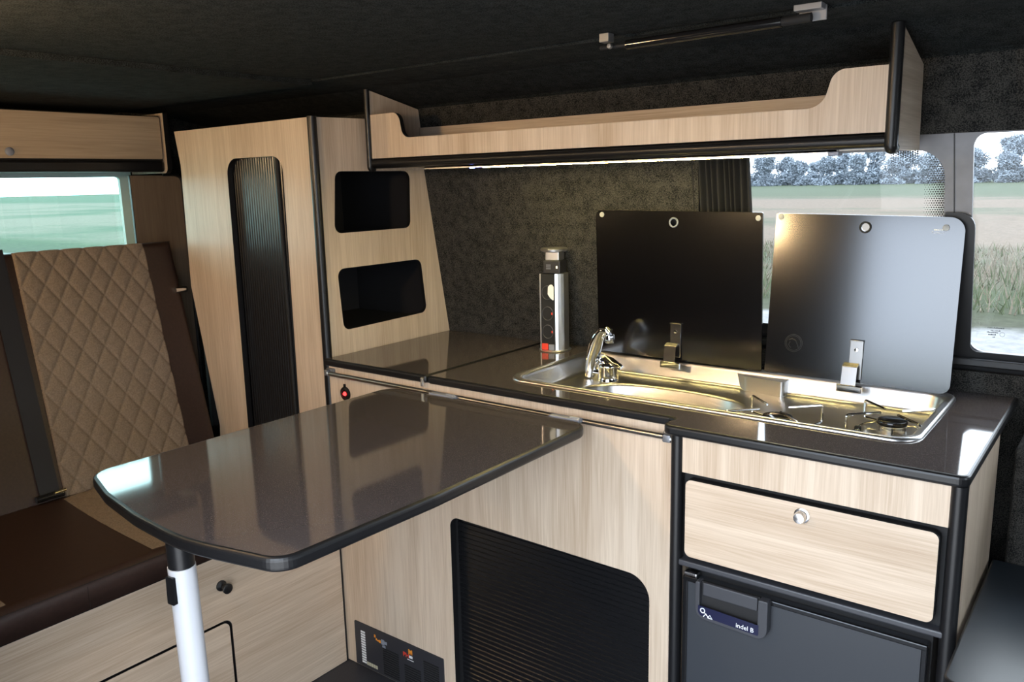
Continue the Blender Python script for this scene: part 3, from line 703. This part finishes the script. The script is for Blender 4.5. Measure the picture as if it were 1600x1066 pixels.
# backrest: leaning slab, built in its own frame (u along y, v up the slope)
BT = Vector((-.712, 0, 1.205)); BBm = Vector((-.488, 0, .550)); LEN = (BT-BBm).length; UPV = (BT-BBm).normalized(); NV = Vector((UPV.z, 0, -UPV.x))
def bp(u, v, w): return BBm+UPV*v+NV*w+Vector((0, u+.055*v, 0))
bm = B(); nu, nv = 80, 60
def slab(bm, u0, u1, v0, v1, w0, w1, r, nu, nv, q=None):
    g = []
    for i in range(nu+1):
        row = []
        for j in range(nv+1):
            u = u0+(u1-u0)*i/nu; v = v0+(v1-v0)*j/nv; d = min(u-u0, u1-u, v-v0, v1-v); w = w1
            if d < r: w = w1-r+math.sqrt(max(0, r*r-(r-d)**2))
            if q: w += q(u, v)
            row.append(bm.verts.new(bp(u, v, w)))
        g.append(row)
    for i in range(nu):
        for j in range(nv): bm.faces.new([g[i][j], g[i+1][j], g[i+1][j+1], g[i][j+1]])
    e = [g[i][0] for i in range(nu+1)]+[g[nu][j] for j in range(1, nv+1)]+[g[i][nv] for i in range(nu-1, -1, -1)]+[g[0][j] for j in range(nv-1, 0, -1)]
    bo = []
    for v in e:
        co = v.co-NV*((v.co-BBm).dot(NV)-w0); bo.append(bm.verts.new(co))
    for i in range(len(e)): bm.faces.new([e[i], e[(i+1) % len(e)], bo[(i+1) % len(e)], bo[i]])
    bm.faces.new(bo)
slab(bm, -1.22, -.028, -.02, LEN, -.08, 0, .02, 110, 60)
ba = mk('backrest', bm, LEATH, be, 'all')
bm = B(); slab(bm, -.500, -.128, -.01, LEN-.006, -.004, .0035, .006, 150, 240, lambda u, v: diamond(u, v, .062, .098, .007)); c = mk('quilted_panel', bm, CLOTH, ba, 'all'); c.location = (0, 0, 0)
bm = B(); lathe(bm, [(0, 0), (.009, 0), (.009, .038), (0, .038)], -.655, -.03, 1.05, 'y', 14); mk('locking_pin', bm, CHROMED, be, True, 'bright metal locking pin')

# seat belt with buckle
sb = thing('seat_belt', 'black seat belt lying down the left side of the backrest, ending in a buckle', 'seat belt', (-.5, -.55, .6))
bm = B(); pr_ = []
for k in range(21):
    t = k/20; v = LEN+.004-(LEN-.02)*t; u = -.548+.012*t; pr_.append((u, v))
loft(bm, [[bp(u-.025, v, .006), bp(u+.025, v, .006), bp(u+.025, v, .0045), bp(u-.025, v, .0045)] for u, v in pr_], cap0=True, cap1=True); mk('webbing', bm, BELT, sb)
bm = B()
tube(bm, [bp(-.575, .022, .014), bp(-.505, .022, .014)], .009, 10); mk('buckle', bm, BLKG, sb, True)
bm = B(); tube(bm, [bp(-.530, .026, .021), bp(-.502, .028, .021)], .0045, 10); mk('buckle_tongue', bm, plain('brass_metal', (.75, .66, .45), .2, 1), sb, True)

# ============================================================ REAR LOCKER
lk = thing('rear_locker', 'oak overhead locker above the rear window, with a black bottom rail', 'locker', (-.9, -.4, 1.41))
bm = B(); plate(bm, 'x', rr(-1.18, .058, 1.456, 1.587, .006), -.810, -.80, mi=0, ms=1); dl = mk('door', bm, [WYL, BLK], lk)
bm = B(); lathe(bm, [(0, 0), (.012, 0), (.012, .003), (.008, .006), (0, .006)], -.80, -.397, 1.474, 'x', 20); c = mk('push_lock', bm, GREYZ, dl, True); c.location = (0, 0, 0)
bm = B(); box(bm, -1.018, -.812, -1.2, .064, 1.44, 1.59); mk('carcass', bm, BLKM, lk)
bm = B(); box(bm, -.83, -.802, -1.2, .064, 1.416, 1.452, .008); mk('bottom_rail', bm, BLK, lk)
bm = B(); plate(bm, 'y', rp([(-1.018, 1.412), (-.792, 1.412, .018), (-.792, 1.60), (-1.018, 1.60)]), .066, .082, mi=0, ms=1); mk('end_panel', bm, [WZ2, BLK], lk)
# wooden lining panel in the tail
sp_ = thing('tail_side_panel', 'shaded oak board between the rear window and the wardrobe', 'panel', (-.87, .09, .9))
bm = B(); plate(bm, 'x', rp([(-.024, .62), (.156, .62), (.153, 1.408, .03), (-.028, 1.408)]), -.872, -.860, mi=0, ms=1, bev=.002); mk('board', bm, [wood('oak_tail_grain_shaded', 'z', 11, (.14, .095, .06), (.21, .15, .10), .6), BLK], sp_)  # oak colour darkened here to paint in the shade on the board
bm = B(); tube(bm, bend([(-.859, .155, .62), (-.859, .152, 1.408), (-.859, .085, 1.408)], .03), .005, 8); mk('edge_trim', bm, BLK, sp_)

# ============================================================ OVERHEAD SHELF
sh = thing('overhead_shelf', 'long oak overhead shelf with a scooped front board and black bottom moulding', 'shelf', (.68, .3, 1.4))
YF = .196
bm = B()
fo = rp([(.0235, 1.430), (1.352, 1.430), (1.352, 1.546), (1.256, 1.546, .028), (1.237, 1.480, .036), (.146, 1.480, .028), (.132, 1.547, .028), (.0235, 1.546)], 10)
plate(bm, 'y', fo, YF, YF+.014, mi=0, ms=1); mk('front_board', bm, [wood('oak_shelf_grain', 'z', 4.4), BLK], sh)
bm = B(); rings = []
for x in (.0235, 1.352):
    arc = [(YF+.014-.018*math.sin(PI*k/12)-.002, 1.4165+.0135*math.cos(PI*k/12)) for k in range(13)]+[(YF+.03, 1.403), (YF+.03, 1.43)]
    rings.append([(x, y, z) for y, z in arc])
loft(bm, rings, cap0=True, cap1=True); mk('bottom_moulding', bm, BLK, sh, True, 'black rounded bottom moulding')
bm = B(); box(bm, .0235, 1.352, YF+.03, .418, 1.406, 1.420); mk('shelf_board', bm, wood('oak_shelf_b', 'x', 1.3), sh)
bm = B(); box(bm, .0235, 1.352, .388, .398, 1.42, 1.519); mk('back_board', bm, bpy.data.materials['oak_shelf_b'], sh)
for (x0_, x1_, nm) in ((.0125, .0225, 0), (1.354, 1.370, 1)):
    bm = B(); ytop = .372 if nm else .392
    yb_ = .380 if nm else .412
    plate(bm, 'x', rp([(YF-.002, 1.400, .016), (yb_+.0, 1.400), (ytop-.004, 1.560 if nm else 1.571), (YF-.002, 1.612)]), x0_, x1_, mi=0, ms=0)
    ep = mk('end_panel', bm, [wood('oak_end_grey', 'y', 2.9, rough=.5) if nm else WZ2], sh)
    bm = B(); xc = (x0_+x1_)/2
    tube(bm, bend([(xc, YF+.012, 1.402), (xc, YF-.003, 1.402), (xc, YF-.003, 1.614)], .012), .0115 if nm else .008, 12)
    c = mk('edge_moulding', bm, BLK, ep, True); c.location = (0, 0, 0)
ls = thing('led_strip', 'glowing warm white light strip under the overhead shelf', 'light strip', (.82, .24, 1.40))
bm = B(); box(bm, .395, 1.245, .223, .231, 1.3955, 1.3985); mk('light_tape', bm, LED, ls)
bm = B(); box(bm, .20, 1.26, .2165, .2215, 1.3965, 1.4035); box(bm, .20, 1.26, .2325, .2375, 1.3965, 1.4035); box(bm, .20, 1.26, .2165, .2375, 1.3995, 1.4035); mk('channel', bm, ALU, ls)
bm = B(); box(bm, 1.245, 1.266, .214, .240, 1.392, 1.400, .002); mk('end_cap', bm, GREYZ, ls)
bm = B(); box(bm, .356, .366, .218, .226, 1.3945, 1.3985); mk('indicator_light', bm, BLUE, ls, False, 'tiny blue indicator light')

# warm interior lamps on the door-side wall, behind the camera's view
for lx, stg, lab in ((-.55, 75, 'round warm wall lamp high on the door side wall, over the bench'), (.40, 140, 'round warm wall lamp high on the door side wall, beside the sliding door')):
    wl_ = thing('wall_lamp', lab, 'lamp', (lx, -1.22, 1.50), 'round warm wall lamps')
    bm = B(); lathe(bm, [(0, 0), (.056, 0), (.056, .022), (.050, .028), (.044, .028), (.044, .020), (0, .020)], lx, -1.22, 1.50, 'y', 32); mk('lamp_housing', bm, ALU, wl_, True)
    bm = B(); lathe(bm, [(0, .0205), (.0435, .0205), (.042, .026), (0, .027)], lx, -1.22, 1.50, 'y', 32)
    mk('lamp_lens', bm, plain('warm_lamp', (1, .9, .7), .5, emis=(1, .68, .36), estr=stg), wl_, True)

# curtain gathered at the window
cu_ = thing('curtain', 'black pleated curtain gathered at the left of the kitchen window', 'curtain', (.94, .48, 1.2))
bm = B(); rows = []
for iz in range(14):
    z = .96+.47*iz/13; row = []
    xa = .862+.020*(z-1.27 if z > 1.27 else 0)/-.16; 
    for k in range(121):
        t = k/120; x = .845+(1.006-.845)*t
        y = .522+.009*math.sin(t*2*PI*11+.8*math.sin(t*9))+.002*math.sin(t*50+z*3)-.176*(z-.9)
        row.append((x+.002*math.sin(z*6+t*20), y, z))
    rows.append(row)
loft(bm, rows, closed=False); mk('cloth', bm, CURT, cu_, 'all')
bm = B(); tube(bm, [(.84, .522-.176*.53, 1.426), (1.20, .522-.176*.53, 1.426)], .003, 8); mk('curtain_wire', bm, BLKM, cu_)

# gas strut on the ceiling edge
gs = thing('gas_strut', 'thin black gas strut on the ceiling above the overhead shelf', 'gas strut', (1.1, -.02, 1.6))
bm = B(); tube(bm, [(.955, -.035, 1.598), (1.238, -.030, 1.602)], .0085, 14); mk('cylinder', bm, BLKG, gs, True)
bm = B(); tube(bm, [(.900, -.036, 1.598), (.955, -.035, 1.598)], .004, 10); mk('rod', bm, BLKM, gs, True)
bm = B(); tube(bm, [(1.238, -.03, 1.602), (1.285, -.03, 1.603)], .0075, 10); mk('end_fitting', bm, BLKM, gs, True)
bm = B(); box(bm, 1.262, 1.306, -.048, -.028, 1.612, 1.6215, .001); box(bm, 1.262, 1.306, -.022, -.019, 1.598, 1.6215, .001); mk('bracket', bm, plain('dull_zinc', (.30, .30, .31), .5, .8), gs)
bm = B(); box(bm, .905, .925, -.050, -.030, 1.606, 1.6215, .001); lathe(bm, [(0, 0), (.005, 0), (.004, -.006), (0, -.007)], .925, -.043, 1.598, 'y', 12); mk('bracket', bm, bpy.data.materials['dull_zinc'], gs)

# ============================================================ OUTSIDE
GZ = -.45
def groundmat():
    m, t, b = newmat('field_ground'); b.inputs['Roughness'].default_value = 1; b.inputs['Specular IOR Level'].default_value = .1
    L = t.links.new; tc = t.nodes.new('ShaderNodeTexCoord'); sx = t.nodes.new('ShaderNodeSeparateXYZ')
    L(tc.outputs['Object'], sx.inputs[0])
    wob = t.nodes.new('ShaderNodeTexNoise'); wob.inputs['Scale'].default_value = .05; L(tc.outputs['Object'], wob.inputs['Vector'])
    wb2 = t.nodes.new('ShaderNodeTexNoise'); wb2.inputs['Scale'].default_value = 1.3; wb2.inputs['Detail'].default_value = 4; L(tc.outputs['Object'], wb2.inputs['Vector'])
    ma = t.nodes.new('ShaderNodeMath'); ma.operation = 'MULTIPLY_ADD'; ma.inputs[1].default_value = 1.2; L(wb2.outputs['Fac'], ma.inputs[0]); L(sx.outputs['Y'], ma.inputs[2])
    mr = t.nodes.new('ShaderNodeMapRange'); mr.inputs['From Max'].default_value = 100; L(ma.outputs[0], mr.inputs['Value'])
    r = t.nodes.new('ShaderNodeValToRGB'); r.color_ramp.interpolation = 'LINEAR'
    cols = [(0, (2.1, 1.95, 1.8)), (.045, (1.9, 1.8, 1.7)), (.058, (.55, .55, .55)), (.098, (.58, .58, .58)), (.101, (.13, .14, .09)), (.135, (.13, .17, .085)), (.15, (.27, .235, .17)), (.21, (.29, .255, .20)), (.235, (.155, .195, .11)), (.33, (.15, .19, .11)), (.38, (.30, .265, .21)), (.62, (.28, .255, .21)), (.70, (.145, .19, .11)), (1, (.15, .20, .12))]
    e = r.color_ramp.elements
    e[0].position = cols[0][0]; e[0].color = (*cols[0][1], 1); e[1].position = cols[-1][0]; e[1].color = (*cols[-1][1], 1)
    for p, c in cols[1:-1]: q = e.new(p); q.color = (*c, 1)
    L(mr.outputs[0], r.inputs['Fac'])
    pm = t.nodes.new('ShaderNodeMapping'); pm.inputs['Scale'].default_value = (.05, .07, 1); L(tc.outputs['Object'], pm.inputs['Vector'])
    pn = t.nodes.new('ShaderNodeTexNoise'); pn.inputs['Scale'].default_value = 1; pn.inputs['Detail'].default_value = 5; pn.inputs['Roughness'].default_value = .65; L(pm.outputs['Vector'], pn.inputs['Vector'])
    pr = t.nodes.new('ShaderNodeValToRGB'); pr.color_ramp.elements[0].position = .36; pr.color_ramp.elements[0].color = (.16, .20, .12, 1); pr.color_ramp.elements[1].position = .50; pr.color_ramp.elements[1].color = (.36, .285, .215, 1)
    L(pn.outputs['Fac'], pr.inputs['Fac'])
    pf = t.nodes.new('ShaderNodeValToRGB'); pe = pf.color_ramp.elements; pe[0].position = .13; pe[0].color = (0, 0, 0, 1); pe[1].position = .15; pe[1].color = (1, 1, 1, 1); q = pe.new(.60); q.color = (1, 1, 1, 1); q = pe.new(.75); q.color = (0, 0, 0, 1)
    L(mr.outputs[0], pf.inputs['Fac'])
    pmx = t.nodes.new('ShaderNodeMix'); pmx.data_type = 'RGBA'; L(pf.outputs['Color'], pmx.inputs['Factor']); L(r.outputs['Color'], pmx.inputs['A']); L(pr.outputs['Color'], pmx.inputs['B'])
    n = t.nodes.new('ShaderNodeTexNoise'); n.inputs['Scale'].default_value = 6; n.inputs['Detail'].default_value = 6; n.inputs['Roughness'].default_value = .7; L(tc.outputs['Object'], n.inputs['Vector'])
    m2 = t.nodes.new('ShaderNodeMapRange'); m2.inputs['From Min'].default_value = .3; m2.inputs['From Max'].default_value = .7; m2.inputs['To Min'].default_value = .17; m2.inputs['To Max'].default_value = .30; L(n.outputs['Fac'], m2.inputs['Value'])
    mx = t.nodes.new('ShaderNodeMix'); mx.data_type = 'RGBA'; mx.blend_type = 'MULTIPLY'; mx.inputs['Factor'].default_value = 1
    L(pmx.outputs['Result'], mx.inputs['A']); L(m2.outputs[0], mx.inputs['B'])
    # pale grass behind the van
    r3 = t.nodes.new('ShaderNodeMapRange'); r3.inputs['From Min'].default_value = -4; r3.inputs['From Max'].default_value = -2.5; r3.inputs['To Min'].default_value = 1; r3.inputs['To Max'].default_value = 0; L(sx.outputs['X'], r3.inputs['Value'])
    r4 = t.nodes.new('ShaderNodeMapRange'); r4.inputs['From Min'].default_value = 5.; r4.inputs['From Max'].default_value = 5.8; r4.inputs['To Min'].default_value = 1; r4.inputs['To Max'].default_value = 0; L(sx.outputs['Y'], r4.inputs['Value'])
    mu = t.nodes.new('ShaderNodeMath'); mu.operation = 'MULTIPLY'; L(r3.outputs[0], mu.inputs[0]); L(r4.outputs[0], mu.inputs[1])
    wv = t.nodes.new('ShaderNodeTexNoise'); wv.inputs['Scale'].default_value = 1; wv.inputs['Detail'].default_value = 3
    mp = t.nodes.new('ShaderNodeMapping'); mp.inputs['Scale'].default_value = (.12, .015, 1); L(tc.outputs['Object'], mp.inputs['Vector']); L(mp.outputs['Vector'], wv.inputs['Vector'])
    rg = t.nodes.new('ShaderNodeValToRGB'); rg.color_ramp.elements[0].position = .4; rg.color_ramp.elements[0].color = (.11, .145, .105, 1); rg.color_ramp.elements[1].position = .6; rg.color_ramp.elements[1].color = (.19, .215, .175, 1); L(wv.outputs['Fac'], rg.inputs['Fac'])
    mz = t.nodes.new('ShaderNodeMix'); mz.data_type = 'RGBA'; L(mu.outputs[0], mz.inputs['Factor']); L(mx.outputs['Result'], mz.inputs['A']); L(rg.outputs['Color'], mz.inputs['B'])
    L(mz.outputs['Result'], b.inputs['Base Color'])
    return m
bm = B(); box(bm, -600, 600, -300, 700, GZ-.3, GZ); g_ = struct('ground', bm, groundmat())
# long grass and stubble on the verge
bm = B(); random.seed(3)
for k in range(9000):
    y = random.uniform(10.6, 21); x = random.uniform(-9, .6+y*.15); h = random.uniform(.10, .38)*(1 if y < 16 else .7); w = random.uniform(.006, .016)
    a = random.uniform(0, PI); dx, dy = math.cos(a)*w, math.sin(a)*w; tx, ty = random.uniform(-.12, .12), random.uniform(-.12, .12)
    f = bm.faces.new([bm.verts.new((x-dx, y-dy, GZ)), bm.verts.new((x+dx, y+dy, GZ)), bm.verts.new((x+tx, y+ty, GZ+h))])
    f.material_index = 0 if random.random() < (.6 if y < 14 else .25) else 1
tag(mk('long_grass', bm, [plain('green_blades', (.055, .07, .032), .9), plain('straw_blades', (.12, .10, .072), .9)]), 'tall green and straw coloured grass on the verge across the road', 'grass', None, 'stuff')
# far trees
def treemesh(seed, bare):
    random.seed(seed); bm = B()
    tube(bm, [(0, 0, 0), (.2, .1, 3), (.1, 0, 7)], [.22, .15, .06], 6)
    blobs = [(random.uniform(0, 2*PI), random.uniform(0, 1.7), random.uniform(2, 8.6), random.uniform(1.0, 1.9)) for k in range(12)]+[(random.uniform(0, 6.3), random.uniform(0, 2.3), random.uniform(.4, 2.5), 1.5) for k in range(6)]
    for a, r, z, sz in blobs:
        for k in range(420):
            d = Vector((random.gauss(0, 1), random.gauss(0, 1), random.gauss(0, 1))); d = d.normalized()*sz*random.uniform(.2, 1)**.5
            c = Vector((r*math.cos(a), r*math.sin(a), z))+d
            if c.z < .1: continue
            e1 = Vector((random.gauss(0, 1), random.gauss(0, 1), random.gauss(0, 1))).normalized()*.42; e2 = Vector((random.gauss(0, 1), random.gauss(0, 1), random.gauss(0, 1))).normalized()*.42
            bm.faces.new([bm.verts.new(c), bm.verts.new(c+e1), bm.verts.new(c+e2)])
    me = bpy.data.meshes.new('tree'); bm.to_mesh(me); bm.free()
    me.materials.append(TREEM); return me
TREEM = plain('hazed_winter_twigs', (.18, .215, .25), 1, noise=.25, nscale=.6)  # grey twigs, with blue distance haze mixed into their colour
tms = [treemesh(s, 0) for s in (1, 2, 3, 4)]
random.seed(11); idx = 0
def tree(x, y, s, side=0):
    global idx
    o = bpy.data.objects.new('tree', tms[idx % 4]); idx += 1; COL.objects.link(o)
    o.location = (x, y, GZ-.2); o.rotation_euler = (0, 0, random.uniform(0, 6.28)); o.scale = (s*1.22, s*1.22, s*random.uniform(.8, 1.15))
    if side: tag(o, 'distant tree on the horizon beyond the rear window on the left', 'tree', 'distant trees behind the van')
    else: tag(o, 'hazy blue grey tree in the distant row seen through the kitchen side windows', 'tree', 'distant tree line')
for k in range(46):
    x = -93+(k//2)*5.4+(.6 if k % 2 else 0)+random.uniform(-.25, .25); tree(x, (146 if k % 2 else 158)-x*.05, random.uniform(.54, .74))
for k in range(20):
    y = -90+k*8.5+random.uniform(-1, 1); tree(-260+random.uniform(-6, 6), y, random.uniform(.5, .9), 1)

bm = B(); random.seed(5)
for k in range(16000):
    x = random.uniform(-110, 45); y = 152-x*.05+random.uniform(-.5, .5); z = GZ+random.uniform(0, 1)*random.uniform(1.6, 2.9)
    c = Vector((x, y, z)); e1 = Vector((random.gauss(0, .3), random.gauss(0, .3), random.gauss(0, .3))); e2 = Vector((random.gauss(0, .3), random.gauss(0, .3), random.gauss(0, .3)))
    bm.faces.new([bm.verts.new(c), bm.verts.new(c+e1), bm.verts.new(c+e2)])
tag(mk('hedge', bm, TREEM), 'low hazy undergrowth along the foot of the distant tree row', 'hedge', None, 'stuff')
